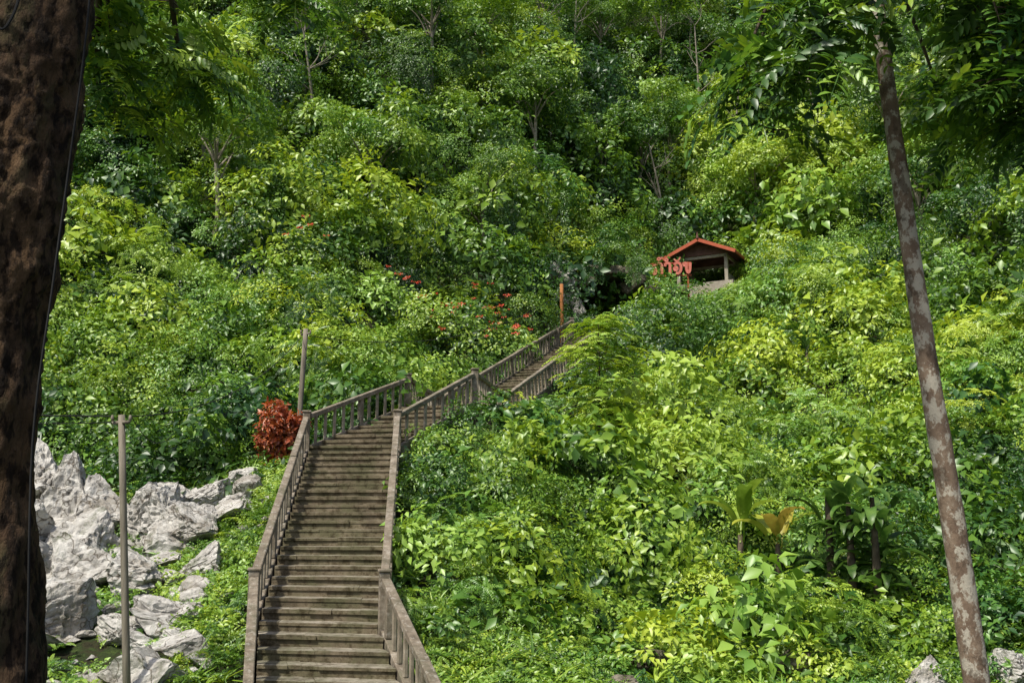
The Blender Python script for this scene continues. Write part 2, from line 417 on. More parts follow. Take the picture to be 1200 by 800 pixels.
def bush_kit(r,scale,sprigs,dens=5.4,zmin=-.12,sq=.85,lumpy=.24,mat=None):
    m=int(4*np.pi*r*r*.8*dens/(scale*scale))
    d=rng.normal(size=(m,3)); d/=np.linalg.norm(d,axis=1,keepdims=True); d=d[d[:,2]>zmin]
    o=rng.uniform(0,50,3)
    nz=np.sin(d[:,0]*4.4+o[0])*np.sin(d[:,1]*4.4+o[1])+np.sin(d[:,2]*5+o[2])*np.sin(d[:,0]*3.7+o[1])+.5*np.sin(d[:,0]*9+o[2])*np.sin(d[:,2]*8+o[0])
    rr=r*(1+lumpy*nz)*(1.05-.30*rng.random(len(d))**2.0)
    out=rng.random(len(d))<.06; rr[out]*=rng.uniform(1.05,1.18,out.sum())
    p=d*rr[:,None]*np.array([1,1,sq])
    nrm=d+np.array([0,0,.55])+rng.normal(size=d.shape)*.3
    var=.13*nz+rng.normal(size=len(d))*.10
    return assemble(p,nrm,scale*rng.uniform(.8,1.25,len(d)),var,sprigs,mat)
SIZES=[.5,.8,1.2,1.8,2.6]; LS=[.74,.84,1.05,1.4,1.75]
BK={}
for si,(r,s) in enumerate(zip(SIZES,LS)):
    S=SN if si<1 else SF
    mixes={'fine':S['fine'],'pin':S['pin']+S['pin']+S['fine'][:1],'broad':S['broad'],'mix':S['broad'][:2]+S['fine'][:1]+S['big'][:1],'big':S['big']+S['broad'][:1]}
    for kname,sp in mixes.items():
        BK[(si,kname)]=[bush_kit(r,s,sp,sq=random.uniform(.8,1.05)) for _ in range(2 if kname!='big' else 1)]
def patch_kit(r,n,s,sprigs,zj):
    a=rng.uniform(0,2*np.pi,n); q=r*np.sqrt(rng.random(n))
    p=np.c_[q*np.cos(a),q*np.sin(a),rng.uniform(0,zj,n)]
    return assemble(p,np.c_[rng.normal(0,.35,(n,2)),np.ones(n)],s*rng.uniform(.7,1.3,n),rng.normal(0,.12,n),sprigs)
PK_near=[patch_kit(.55,17,.52,SN['fine']+SN['pin'],.2) for _ in range(4)]+[patch_kit(.55,12,.55,SN['pin']+SN['broad'],.25) for _ in range(3)]+[patch_kit(.5,5,.6,SN['blade']+SN['broad'][:1],.1) for _ in range(1)]
PK_far=[patch_kit(1.5,22,1.5,SF['broad']+SF['fine']+SF['pin'],.4) for _ in range(4)]
FRN=[kit(*g_pin(2,.72,6,.25,.085,spread=.9,dr=.55,fw=.7),M_leaf) for _ in range(4)]
FRS=[kit(*g_pin(3,.5,7,.15,.052,spread=.9,dr=.5),M_leaf) for _ in range(3)]
REDK=[kit(*g_broad(22,.13,.08,.22),M_flower)]
REDB=[bush_kit(.35,.8,[g_broad(18,.21,.09,.26)],dens=9,zmin=-1,sq=1.1,mat=M_red) for _ in range(2)]
BLADE=[kit(*g_blade(12,.8,.07),M_leaf) for _ in range(2)]
# hanging vine curtain: strands of broad leaves falling from the crown edge
VINE=[]
for _ in range(3):
    P_,N_,S_,V_=[],[],[],[]
    for s_ in range(9):
        bx,by=rng.uniform(-.9,.9),rng.uniform(-.25,.25); ln=rng.uniform(1.2,3.2)
        for k in range(int(ln/.22)):
            P_.append((bx+.08*math.sin(k*.7+s_),by,-k*.22)); N_.append((rng.normal()*.3,-1+rng.normal()*.3,.5)); S_.append(rng.uniform(.7,1.0)); V_.append(rng.normal()*.1)
    VINE.append(assemble(np.array(P_),np.array(N_),np.array(S_),np.array(V_),SF['broad']))

# ------------------------------------------------------------ instancer node group
def make_group():
    ng=bpy.data.node_groups.new('scatter_sprigs','GeometryNodeTree')
    ng.interface.new_socket('Geometry',in_out='INPUT',socket_type='NodeSocketGeometry')
    ng.interface.new_socket('Geometry',in_out='OUTPUT',socket_type='NodeSocketGeometry')
    n=ng.nodes; l=ng.links
    gi=n.new('NodeGroupInput'); go=n.new('NodeGroupOutput')
    ci=n.new('GeometryNodeCollectionInfo'); ci.inputs['Collection'].default_value=kits
    ci.inputs['Separate Children'].default_value=True; ci.inputs['Reset Children'].default_value=True
    iop=n.new('GeometryNodeInstanceOnPoints')
    def at(name,t):
        a=n.new('GeometryNodeInputNamedAttribute'); a.data_type=t; a.inputs['Name'].default_value=name
        return a.outputs['Attribute']
    e=n.new('FunctionNodeEulerToRotation'); l.new(at('rot','FLOAT_VECTOR'),e.inputs[0])
    mp=n.new('GeometryNodeMeshToPoints')
    l.new(gi.outputs[0],mp.inputs['Mesh'])
    l.new(mp.outputs[0],iop.inputs['Points']); l.new(ci.outputs[0],iop.inputs['Instance'])
    iop.inputs['Pick Instance'].default_value=True
    l.new(at('kind','INT'),iop.inputs['Instance Index']); l.new(e.outputs[0],iop.inputs['Rotation'])
    l.new(at('scl','FLOAT'),iop.inputs['Scale'])
    l.new(iop.outputs[0],go.inputs[0]); return ng
NG=make_group()
class Sc:
    def __init__(s): s.p=[];s.n=[];s.s=[];s.t=[];s.k=[]
    def add(s,p,nrm,scl,tint,kind):
        s.p.append(np.asarray(p,float).reshape(-1,3));s.n.append(np.asarray(nrm,float).reshape(-1,3));s.s.append(np.atleast_1d(scl));s.t.append(np.atleast_1d(tint));s.k.append(np.atleast_1d(kind))
    def obj(s,name,parent=None,spin=True):
        p=np.concatenate(s.p);nv=np.concatenate(s.n);sc=np.concatenate(s.s);t=np.concatenate(s.t);k=np.concatenate(s.k); m=len(p)
        if spin:
            xa,ya,nv=frames(nv)
            rb=-np.arcsin(np.clip(xa[:,2],-1,1)); ra=np.arctan2(ya[:,2],nv[:,2]); rc=np.arctan2(xa[:,1],xa[:,0])
        else: ra=rb=np.zeros(m); rc=rng.uniform(-.5,.5,m)
        me=bpy.data.meshes.new(name); me.vertices.add(m); me.vertices.foreach_set('co',p.astype(np.float32).ravel())
        q=me.attributes.new('rot','FLOAT_VECTOR','POINT'); q.data.foreach_set('vector',np.c_[ra,rb,rc].astype(np.float32).ravel())
        q=me.attributes.new('scl','FLOAT','POINT'); q.data.foreach_set('value',sc.astype(np.float32))
        q=me.attributes.new('tint','FLOAT','POINT'); q.data.foreach_set('value',t.astype(np.float32))
        q=me.attributes.new('kind','INT','POINT'); q.data.foreach_set('value',k.astype(np.int32))
        o=bpy.data.objects.new(name,me); COL.objects.link(o)
        md=o.modifiers.new('scatter','NODES'); md.node_group=NG
        if parent: o.parent=parent
        return o
def bush(sc,c,r,tint,kname,up=(0,0,1),tilt=.18):
    si=int(np.argmin([abs(math.log(r/R_)) for R_ in SIZES]))
    n=np.array(up,float)+rng.normal(size=3)*tilt
    sc.add(c,n,r/SIZES[si],tint,random.choice(BK[(si,kname)]))

def fn(x,y,s,o=0): return mnoise.noise(Vector((x*s+o,y*s-o,o*.7)))
PAV=(12.3,60.5); CAVE=(5.0,50.5); SAP=(2.6,30.6); BAN=(5.85,23.9); PHI=(7.6,22.3); CRO=(-5.95,26.2)
thick=Sc(); cliff=Sc(); vines=Sc()
def inrocks(x,y):
    if not(16.3<y<27): return False
    r=x/y
    return -.56<r<-.235 and dstair(x,y)>1.2 and not (y>25.2 and r>-.40)
def insight(x,y,T,w,dy):
    """slot in the growth in front of a plant that stands in the open"""
    return T[1]-dy<y<T[1]+.3 and abs(x-T[0]*y/T[1])<w
cand=[]
Ncand=30000
xs=rng.uniform(-60,65,Ncand); ys=rng.uniform(15,102,Ncand)
hs=H(xs,ys); hx=H(xs+.5,ys)-hs; hy=H(xs,ys+.5)-hs
ds=dstair(xs,ys)
grid={}
for i in range(Ncand):
    x,y,z=xs[i],ys[i],hs[i]
    if abs(x)>.57*y+2.5: continue
    if z/y>.63: continue
    if inrocks(x,y): continue
    rt=x>-1.5
    if y<19.3:
        if y<(18.4 if x>-1 else 17.4): continue
        r=rng.uniform(.35,.55)
    elif y<22: r=rng.uniform(.6,1.3) if rt else rng.uniform(.4,.7)
    elif y<28: r=rng.uniform(.8,1.7) if rt else rng.uniform(.5,1.1)
    elif y<40: r=rng.uniform(.8,1.9)
    elif y<60: r=rng.uniform(1.0,2.6)
    else: r=rng.uniform(1.4,3.4)
    r=min(r,max(.33,(ds[i]-1.1)/.98))
    if ds[i]<1.2+r*.72: continue
    if x>-2.6 and x<3.5 and 26<y<41 and ds[i]<5: r=min(r,.62)
    if insight(x,y,SAP,1.2,2.5): r=min(r,.42)
    if insight(x,y,BAN,.9,1.8): continue
    if insight(x,y,PHI,.9,1.6): continue
    if insight(x,y,CRO,.55,1.6): continue
    if insight(x,y,(2.75,50.3),1.2,5.5): r=min(r,.4)
    if abs(x-9.4*y/57)<1.8 and 49<y<57.6: r=min(r,.38)
    dp=math.hypot(x-PAV[0],y-PAV[1])
    if dp<3.0 or (abs(x-PAV[0]*y/PAV[1])<3.2 and 48<y<61): r=min(r,.5)
    if dp<2.4: continue
    if math.hypot(x-CAVE[0],y-CAVE[1]-.6)<1.9: continue
    if abs(x-CAVE[0]*y/CAVE[1])<1.3 and 45<y<50: r=min(r,.5)
    ok=True
    kx,ky,kz=int(x//2),int(y//2),int(z//2)
    for a in (-1,0,1):
        for b in (-1,0,1):
            for cc in (-1,0,1):
                for (X2,Y2,Z2,R2) in grid.get((kx+a,ky+b,kz+cc),()):
                    if (x-X2)**2+(y-Y2)**2+(z-Z2)**2<(r*.56+R2*.56)**2: ok=False;break
                if not ok:break
            if not ok:break
        if not ok:break
    if not ok: continue
    grid.setdefault((kx,ky,kz),[]).append((x,y,z,r))
    cand.append((x,y,z,r,hx[i]/.5,hy[i]/.5))
for (x,y,z,r,gxx,gyy) in cand:
    right = x>.12*y or (x>-2 and y<34)
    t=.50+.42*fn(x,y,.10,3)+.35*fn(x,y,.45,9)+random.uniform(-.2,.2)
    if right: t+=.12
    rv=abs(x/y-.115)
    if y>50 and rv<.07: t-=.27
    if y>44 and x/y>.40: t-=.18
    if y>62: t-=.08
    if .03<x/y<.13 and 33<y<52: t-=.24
    if random.random()<.14: t-=.25
    q=random.random()
    if y<36 and right: kn='fine' if q<.38 else 'pin' if q<.56 else 'broad' if q<.74 else 'mix' if q<.93 else 'big'
    else: kn='broad' if q<.32 else 'fine' if q<.55 else 'pin' if q<.64 else 'mix' if q<.9 else 'big'
    nn=np.array([-gxx,-gyy,1.6]); nn/=np.linalg.norm(nn)
    lift=0
    clear=abs(x-PAV[0]*y/PAV[1])>4 and abs(x-CAVE[0]*y/CAVE[1])>3.5
    if y>40 and clear and ds[np.argmin(abs(xs-x))]>3.5 and random.random()<.30: lift=random.uniform(.8,2.8)
    if 21<y<=40 and x>.14*y and random.random()<.2: lift=random.uniform(.2,.6)
    c=(x+nn[0]*r*.3,y+nn[1]*r*.3,z+.28*r+(.1 if y<40 else .4)+lift)
    tgt=cliff if (y>40 or x/y<-.1) else thick
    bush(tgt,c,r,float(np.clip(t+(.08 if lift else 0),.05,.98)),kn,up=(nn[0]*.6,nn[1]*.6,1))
    if lift>1 and random.random()<.6:
        vines.add((c[0],c[1]-r*.85,c[2]+r*.15),(0,0,1),random.uniform(.8,1.2),float(np.clip(t-.1,.05,.9)),random.choice(VINE))
for (x,y,z,r) in [(4.4,50.9,13.3,.8),(5.7,50.9,13.4,1.0),(6.9,50.7,12.9,.8),(7.7,50.2,11.7,.7),(8.2,50.0,11.0,.7),(5.0,52.5,14.3,1.3)]:
    bush(cliff,(x,y,z),r,random.uniform(.25,.5),random.choice(['broad','fine','mix']))
for x in (4.2,6.4): vines.add((x,49.9,13.1),(0,0,1),.45,.35,random.choice(VINE))
cliff.obj('hillside_foliage'); thick.obj('shrub_thicket'); vines.obj('hanging_vines',spin=False)

# ground cover
gc=Sc()
m=1500
x=rng.uniform(-42,45,m); y=rng.uniform(20,75,m)
z=H(x,y); d=dstair(x,y); sx_=(H(x+.5,y)-z)/.5; sy_=(H(x,y+.5)-z)/.5
ok=(np.abs(x)<.57*y+2)&(d>2.8)&(z/y<.62)&(np.hypot(x-PAV[0],y-PAV[1])>2.6)&(np.hypot(x-CAVE[0],y-CAVE[1])>2.2)
ok&=~np.array([inrocks(a,b) for a,b in zip(x,y)])
x,y,z,sx_,sy_=x[ok],y[ok],z[ok],sx_[ok],sy_[ok]
gc.add(np.c_[x,y,z+.1],np.c_[-sx_,-sy_,np.ones(len(x))],rng.uniform(.8,1.3,len(x)),.34+rng.normal(0,.12,len(x)),rng.choice(PK_far,len(x)))
m=3300
x=rng.uniform(-15,14,m); y=rng.uniform(11.5,27,m); z=H(x,y); d=dstair(x,y); sx_=(H(x+.3,y)-z)/.3; sy_=(H(x,y+.3)-z)/.3
ok=(d>1.62)&(np.abs(x)<.6*y+1)
rk=np.array([inrocks(a,b) for a,b in zip(x,y)]); ok&=~(rk&(d>2.6)&(rng.random(m)<.62))
ok&=~((y>21)&(x>0)&(rng.random(m)<.6))
BLD=[(7.35,18.3),(8.9,18.5),(8.2,17.9),(2.45,19.2),(5.3,19.3)]
for b in BLD: ok&=np.hypot(x-b[0],y-b[1]+.6)>.7
x,y,z,sx_,sy_=x[ok],y[ok],z[ok],sx_[ok],sy_[ok]
nz=np.array([fn(a,b,.6,4) for a,b in zip(x,y)])
gc.add(np.c_[x,y,z+.02],np.c_[-sx_,-sy_,np.ones(len(x))],rng.uniform(.7,1.2,len(x)),.56+.38*nz+rng.normal(0,.10,len(x)),rng.choice(PK_near,len(x)))
# weeds crowding the left side of the lowest flights
m=420
x=rng.uniform(-7.5,-3.5,m); y=rng.uniform(13,24,m); z=H(x,y); d=dstair(x,y)
ok=(d>1.45)&(d<3.0); x,y,z=x[ok],y[ok],z[ok]
gc.add(np.c_[x,y,z+.02],np.c_[rng.normal(0,.15,(len(x),2)),np.ones(len(x))],rng.uniform(.5,.9,len(x)),.5+rng.normal(0,.14,len(x)),rng.choice(PK_near,len(x)))
for i in range(60):
    x=random.uniform(8.0,12.5); y=random.uniform(42,50)
    if random.random()<.5: x=random.uniform(4.5,8); y=random.uniform(38,46)
    gc.add((x,y,h1(x,y)+random.uniform(.7,1.3)),(0,-.3,1),random.uniform(.9,1.5),random.uniform(.55,.85),random.choice(BLADE))
for i in range(40):
    x=random.uniform(-1,9); y=random.uniform(16.2,18.6)
    if dstair(x,y)<1.8: continue
    gc.add((x,y,h1(x,y)+.1),(0,-.1,1),random.uniform(.4,.8),random.uniform(.5,.9),random.choice(BLADE))
gc.obj('ground_cover_plants')

# ------------------------------------------------------------ rocks
def rockgeo(seed,sub=5):
    r=random.Random(seed); bm=bmesh.new(); bmesh.ops.create_icosphere(bm,subdivisions=sub,radius=1)
    planes=[]
    for i in range(15):
        v=Vector((r.gauss(0,1),r.gauss(0,1),r.gauss(0,1))).normalized(); planes.append((v,r.uniform(.36,.8)))
    V=[]
    o=Vector((seed*3.1,0,0)); ax=Vector((r.gauss(0,.3),r.gauss(0,.3),1)).normalized()
    for v in bm.verts:
        p=v.co.copy()
        p*=1+.28*mnoise.noise(p*1.3+o)
        for nn,dd in planes:
            e=p.dot(nn)-dd
            if e>0: p-=nn*e*.98
        lay=p.dot(ax)*5+1.5*mnoise.noise(p*1.5+o); fr=lay-math.floor(lay)
        n0=p.normalized()
        p+=n0*(.06*mnoise.noise(p*2+o)+.09*(.3-abs(mnoise.noise(p*4+o)))+.05*mnoise.noise(p*11+o)-.055*(fr<.18))
        V.append(p)
    F=[tuple(x.index for x in f.verts) for f in bm.faces]; bm.free(); return V,F
RG=[rockgeo(i) for i in range(9)]; RM=[rockgeo(i+40,4) for i in range(6)]; RS=[rockgeo(i+20,3) for i in range(6)]
def addrock(mb,x,y,z,sx,sy,sz,rot=None,tilt=.3,small=0):
    V,F=random.choice((RG,RM,RS)[small])
    R=Euler((random.uniform(-tilt,tilt),random.uniform(-tilt,tilt),rot if rot is not None else random.uniform(0,6.28))).to_matrix()
    mb.add([R@Vector((v.x*sx,v.y*sy,v.z*sz))+Vector((x,y,z)) for v in V],F)
rp=MB()
big=[(-8.2,23.4,1.5,1.1,1.0),(-7.0,22.6,1.1,.9,.8),(-11.6,24.8,1.5,1.1,1.5),(-10.7,24.2,1.2,1.0,1.25),(-9.9,23.8,1.0,1.0,1.0),(-10.8,22.4,1.3,1.1,1.1),(-7.5,20.6,1.1,.9,.7),(-8.9,20.8,1.2,1.0,.9),
     (-9.9,20.9,1.3,.9,1.0),(-6.3,20.6,.75,.6,.55),(-8.4,18.6,1.0,.8,.75),(-6.9,18.4,.75,.6,.5),(-9.3,17.8,.8,.7,.9),(-6.4,23.4,.7,.6,.6),(-5.9,18.9,.5,.45,.4),(-7.4,24.3,.9,.8,.65),(-9.4,22.4,1.2,1.0,.9),(-10.4,19.2,.9,.8,.8)]
for (x,y,a,b,c) in big: addrock(rp,x,y,h1(x,y)+c*.35,a,b,c*1.05,tilt=.5)
cnt=0
while cnt<340:
    x=random.uniform(-15,-4.2); y=random.uniform(16.4,26)
    if not inrocks(x,y): continue
    if dstair(x,y)<(2.2 if cnt<75 else 1.55): continue
    if cnt<75: s=random.uniform(.32,.72); addrock(rp,x,y,h1(x,y)+s*.25,s*1.35,s,s*random.uniform(.6,.95),tilt=.5,small=1)
    else: s=random.uniform(.07,.3); addrock(rp,x,y,h1(x,y)+s*.4,s*1.3,s,s*random.uniform(.5,1),tilt=.5,small=2)
    cnt+=1
rp.obj('limestone_rock_pile',[M_rock])
def boulder(x,y,a,b,c,mat,up=.35,name='boulder'):
    q=MB(); addrock(q,x,y,h1(x,y)+c*up,a,b,c,tilt=.15); q.obj(name,[mat])
boulder(7.35,18.3,.5,.45,.42,M_rock,.8); boulder(8.9,18.5,.75,.5,.45,M_rock,.8)
boulder(2.45,19.0,.5,.45,.4,M_rockd,.9); boulder(5.3,19.0,.8,.55,.45,M_rockd,.8); boulder(1.9,17.2,.5,.4,.25,M_rockd,.6)
cm=MB()
for (x,y,z,a,b,c) in [(3.6,51.2,12.2,.8,.9,.8),(3.4,50.4,10.2,.6,.6,.6),(4.4,51.6,12.7,1.1,1.2,.6),(5.6,51.7,12.8,1.1,1.2,.6),(6.7,51.6,12.3,.9,1.1,.8),(7.3,51.0,11.4,.7,.9,1.0),(7.5,50.4,10.3,.9,.7,.6),
    (4.2,49.6,9.8,.8,.5,.4),(5.4,49.7,9.8,.8,.5,.35),(6.6,49.8,9.9,.8,.5,.4),(8.9,56.2,12.9,.9,.8,.5),(9.9,56.8,12.9,.8,.7,.45)]:
    addrock(cm,x,y,z,a,b,c,small=1)
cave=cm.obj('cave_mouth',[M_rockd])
q=MB(); addrock(q,2.75,50.0,11.3,.95,.8,1.45); addrock(q,3.4,49.7,10.4,.7,.5,.8); addrock(q,2.3,50.2,12.4,.7,.6,.8); q.obj('pale_rock_face',[M_rock],parent=cave)
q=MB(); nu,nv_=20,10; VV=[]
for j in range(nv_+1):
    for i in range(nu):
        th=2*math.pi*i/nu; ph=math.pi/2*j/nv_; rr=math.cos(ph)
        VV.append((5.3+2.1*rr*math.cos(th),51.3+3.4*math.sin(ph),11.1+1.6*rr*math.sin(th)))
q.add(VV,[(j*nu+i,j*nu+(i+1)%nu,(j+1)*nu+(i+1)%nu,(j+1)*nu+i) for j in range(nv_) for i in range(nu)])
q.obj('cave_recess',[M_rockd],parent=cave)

# ------------------------------------------------------------ poles, wires
def pole(name,a,b,r,mat,cross=None):
    q=MB(); a=Vector(a); b=Vector(b)
    tube(q,[a.lerp(b,t) for t in (0,.25,.5,.75,1)],[r*1.1,r*1.05,r,r*.97,r*.93],10)
    if cross:
        for z,l in cross:
            p=b-Vector((0,0,z)); beam(q,p-Vector((l,-.08,0)),p+Vector((l,-.08,0)),.05,.05,1)
            for s in (-1,1): tube(q,[p+Vector((s*l*.9,0,.02)),p+Vector((s*l*.9,0,.07)),p+Vector((s*l*.9,0,.12))],[.02,.03,.015],8,1)
    return q.obj(name,[mat,M_pole],True)
pole('utility_pole',(-5.86,16,h1(-5.9,16)-.4),(-6.29,16,1.62),.058,M_pole,[(.12,.16)])
pole('utility_pole',(-6.03,28,h1(-6,28)-.4),(-5.9,28,5.3),.075,M_pole,[(.15,.15)])
pole('marker_pole',(2.4,47,h1(2.4,47)-.4),(2.4,47,11.1),.09,M_pole2)
def wire(mb,a,b,sag,r=.012):
    a=Vector(a);b=Vector(b); P=[]
    for i in range(17):
        t=i/16; p=a.lerp(b,t); p.z-=sag*4*t*(1-t); P.append(p)
    tube(mb,P,[r]*17,5)
w=MB()
wire(w,(-6.44,16,1.6),(-12.5,13,1.65),.08); wire(w,(-6.13,16,1.6),(-6.0,28,5.1),.55,.011); wire(w,(-6.13,16,1.6),(-7.5,22,1.8),.3,.008)
wire(w,(-5.8,28,5.1),(2.4,47,10.7),1.0,.013); wire(w,(-6.44,16,1.5),(-12.5,13,1.5),.12,.008)
w.obj('power_lines',[M_wire])

# ------------------------------------------------------------ pavilion
pv=bpy.data.objects.new('hillside_pavilion',None); COL.objects.link(pv)
px,py_=PAV; fz=14.0; ang=math.radians(-28)
def lp(x,y,z): 
    return (px+x*math.cos(ang)-y*math.sin(ang),py_+x*math.sin(ang)+y*math.cos(ang),fz+z)
q=MB()
box(q,lp(0,0,-1.5),4.0,3.6,1.5,ang); 
q.obj('floor_slab',[M_wall],parent=pv)
q=MB()
for x in (-1.5,1.5):
    for y in (-1.35,1.35): box(q,lp(x,y,0),.2,.2,1.75,ang)
for y in (-1.35,1.35): box(q,lp(0,y,1.6),3.2,.14,.16,ang)
for x in (-1.5,1.5): box(q,lp(x,0,1.58),.12,2.9,.16,ang)
box(q,lp(0,1.35,0),2.8,.1,.6,ang); box(q,lp(1.5,0,0),.1,2.5,.6,ang)
q.obj('posts_and_beams',[M_wall],parent=pv)
q=MB()
rh=2.6; ev=1.66; hw=2.25; hl=2.1
for s in (-1,1):
    nseg=22
    for i in range(nseg):
        y0=-hl+2*hl*i/nseg; y1=y0+2*hl/nseg-.02; lift=.03 if i%2 else 0
        P=[lp(s*hw,y0,ev+lift),lp(s*hw,y1,ev+lift),lp(0.0,y1,rh+lift),lp(0.0,y0,rh+lift)]
        prism(q,[(p[0],p[1],p[2]) for p in P],[(p[0],p[1],p[2]+.06) for p in P],0)
for s in (-1,1):
    for e in (-1,1):
        beam(q,lp(s*(hw+.05),e*(hl+.05),ev-.02),lp(0,e*(hl+.05),rh+.02),.07,.2,1)
    beam(q,lp(s*(hw+.04),-hl,ev-.03),lp(s*(hw+.04),hl,ev-.03),.06,.14,1)
beam(q,lp(0,-hl-.1,rh+.12),lp(0,hl+.1,rh+.12),.16,.12,0)
for e in (-1,1): 
    a=Vector(lp(0,e*(hl+.08),rh+.1)); tube(q,[a,a+Vector((0,0,.22)),a+Vector((0,0,.42))],[.09,.05,.01],6,0)
q.obj('tiled_roof',[M_tile,M_redp],parent=pv)
q=MB()
for e in (-1.0,1.0):
    a,b,c=lp(-1.9,e*1.5,1.78),lp(1.9,e*1.5,1.78),lp(0,e*1.5,rh-.05)
    a2,b2,c2=lp(-1.9,e*1.44,1.78),lp(1.9,e*1.44,1.78),lp(0,e*1.44,rh-.05)
    q.add([a,b,c,a2,b2,c2],[(0,1,2),(5,4,3),(0,3,4,1),(1,4,5,2),(2,5,3,0)],0)
q.obj('gable_panel',[M_tile],parent=pv)

sg=bpy.data.objects.new('cave_name_sign',None); COL.objects.link(sg)
sx,sy,sz=9.35,57.0,14.1
q=MB()
def stroke(pts,w=.15,mi=0):
    P=[(sx+p[0],sy+p[0]*-.15,sz+p[1]) for p in pts]
    P=smoothpath(P,4)
    for i in range(len(P)-1):
        a,b=P[i],P[i+1]; d=(b-a); 
        if d.length<1e-4: continue
        u=d.normalized(); s=Vector((u.z,0,-u.x))*w/2; j=1+.0007*i; y0=Vector((0,-.07*j,0)); y1=Vector((0,.07*j,0)); a=a-u*.012;b=b+u*.012
        prism(q,[a-s+y0,b-s+y0,b-s+y1,a-s+y1],[a+s+y0,b+s+y0,b+s+y1,a+s+y1],mi)
def arc(cx,cz,rx,rz,a0,a1,n=9): return [(cx+rx*math.cos(math.radians(a0+(a1-a0)*i/(n-1))),cz+rz*math.sin(math.radians(a0+(a1-a0)*i/(n-1)))) for i in range(n)]
stroke(arc(-.93,.08,.08,.08,0,360)); stroke([(-.86,.1),(-.9,.3),(-.95,.48),(-.8,.62),(-.6,.6),(-.52,.45),(-.52,.2),(-.52,0)])
stroke(arc(-.68,.9,.09,.07,0,360),.08); stroke([(-.6,.86),(-.5,1.0)],.08)
stroke(arc(-.25,.82,.08,.07,0,360),.09); stroke([(-.33,.45),(-.28,.6),(-.12,.62),(-.05,.5),(-.05,0)])
stroke(arc(.28,.28,.09,.09,0,360)); stroke([(.2,.5),(.3,.62),(.48,.6),(.58,.42),(.56,.15),(.42,.0),(.3,.02)])
stroke([(.2,.85),(.3,.76),(.45,.78),(.55,.95)],.08)
stroke(arc(.82,.52,.08,.08,0,360)); stroke([(.9,.5),(.9,.2),(.98,.02),(1.08,.15),(1.12,.6)])
q.obj('letters',[M_letter],parent=sg)
q=MB()
beam(q,(sx-1.15,sy+.12+.17,sz-.1),(sx+1.2,sy+.12-.18,sz-.1),.08,.08); beam(q,(sx-1.15,sy+.12+.17,sz+.66),(sx+1.2,sy+.12-.18,sz+.66),.04,.05)
for a in (-1,0,1): box(q,(sx+a,sy+.14-.15*a,sz-1.8),.09,.09,2.5)
q.obj('frame',[M_redp],parent=sg)

# ------------------------------------------------------------ foreground trees
tr=MB()
P=smoothpath([(-2.45,5.05,-2.7),(-2.5,5,-1.9),(-2.54,5,-.78),(-2.68,5,.45),(-2.66,5,1.33),(-2.61,5,2.0),(-2.57,5,2.77),(-2.5,5.05,4.2),(-2.4,5.3,6.2),(-2.1,5.6,8.2)],26)
R=[]
for p in P:
    r=.275
    if p.z<-1.5: r+=.22*(-1.5-p.z)
    if p.z>4: r*=max(.35,1-(p.z-4)*.13)
    r*=1+.10*math.exp(-((p.z-1.25)/.12)**2)-.05*math.exp(-((p.z-.1)/.2)**2)+.07*math.exp(-((p.z-.55)/.1)**2)
    R.append(r)
tube(tr,P,R,96,0,.16,3)
def limb(mb,path,r0,r1,seg=7,mi=0):
    Q=smoothpath(path,5); m=len(Q); tube(mb,Q,[r0+(r1-r0)*i/(m-1) for i in range(m)],seg,mi); return Q
def twigs(mb,sc,Q,start,n,ln,tint,scale,kinds,r=.008,k=4):
    m=len(Q)
    for i in range(n):
        a=Q[int(random.uniform(start,1)*(m-1))]
        d=Vector((random.gauss(0,1),random.gauss(0,1),random.uniform(-.9,.25))).normalized()
        b=a+d*ln*random.uniform(.5,1.1)-Vector((0,0,.15*ln)); mid=a.lerp(b,.5)+Vector((0,0,.08*ln))
        tube(mb,[a,mid,b],[r,r*.7,r*.35],4,0,cap=False)
        pp=np.array([list(a.lerp(b,.3+.7*j/(k-1))+ru()*.03) for j in range(k)])
        nn=np.array([list(Vector((0,-.1,.7))+d*.5+ru()*.3) for j in range(k)])
        sc.add(pp,nn,np.full(k,scale)*rng.uniform(.75,1.15,k),tint+rng.normal(0,.12,k),rng.choice(kinds,k))
ls=Sc(); br=MB()
B0=Vector((-2.45,5.15,5.4))
for e,tn in [((-2.9,8.0,4.1),.62),((-3.55,8.0,3.75),.62),((-2.1,8.6,5.1),.55),((-3.3,7.4,4.3),.62),((-3.9,8.8,4.6),.6),((-3.2,9,4.5),.62)]:
    e=Vector(e); mid=B0.lerp(e,.5)+Vector((0,0,.5))
    Q=limb(br,[B0,mid,e,e+Vector((random.uniform(-.2,.3),.4,-.25))],.05,.008)
    twigs(br,ls,Q,.62,8,.55,tn,.8,FRS)
for i in range(3):
    a=random.uniform(0,6.28); e=B0+Vector((math.cos(a)*random.uniform(.4,1.4)-1.2,math.sin(a)*random.uniform(.5,1.2)-1.8,random.uniform(2,4)))
    Q=limb(br,[B0+Vector((.05,.1,random.uniform(0,2))),B0.lerp(e,.5)+Vector((0,0,.5)),e],.08,.02)
    bush(ls,e,1.2,.45,'broad')
trunk=tr.obj('foreground_tree',[M_barkdark],True)
br.obj('limbs',[M_branch],True,parent=trunk); ls.obj('crown_leaves',parent=trunk)
q=MB(); cp=smoothpath([(-2.24,4.85,4.2),(-2.225,4.85,2.68),(-2.26,4.85,1.8),(-2.295,4.85,1.14),(-2.33,4.85,.35),(-2.28,4.88,-.8),(-2.25,4.9,-2.3)],6)
tube(q,cp,[.006]*len(cp),6)
cp=smoothpath([(-2.9,4.70,2.62),(-2.6,4.62,2.66),(-2.35,4.70,2.73),(-2.24,4.88,2.72)],5); tube(q,cp,[.012]*len(cp),6)
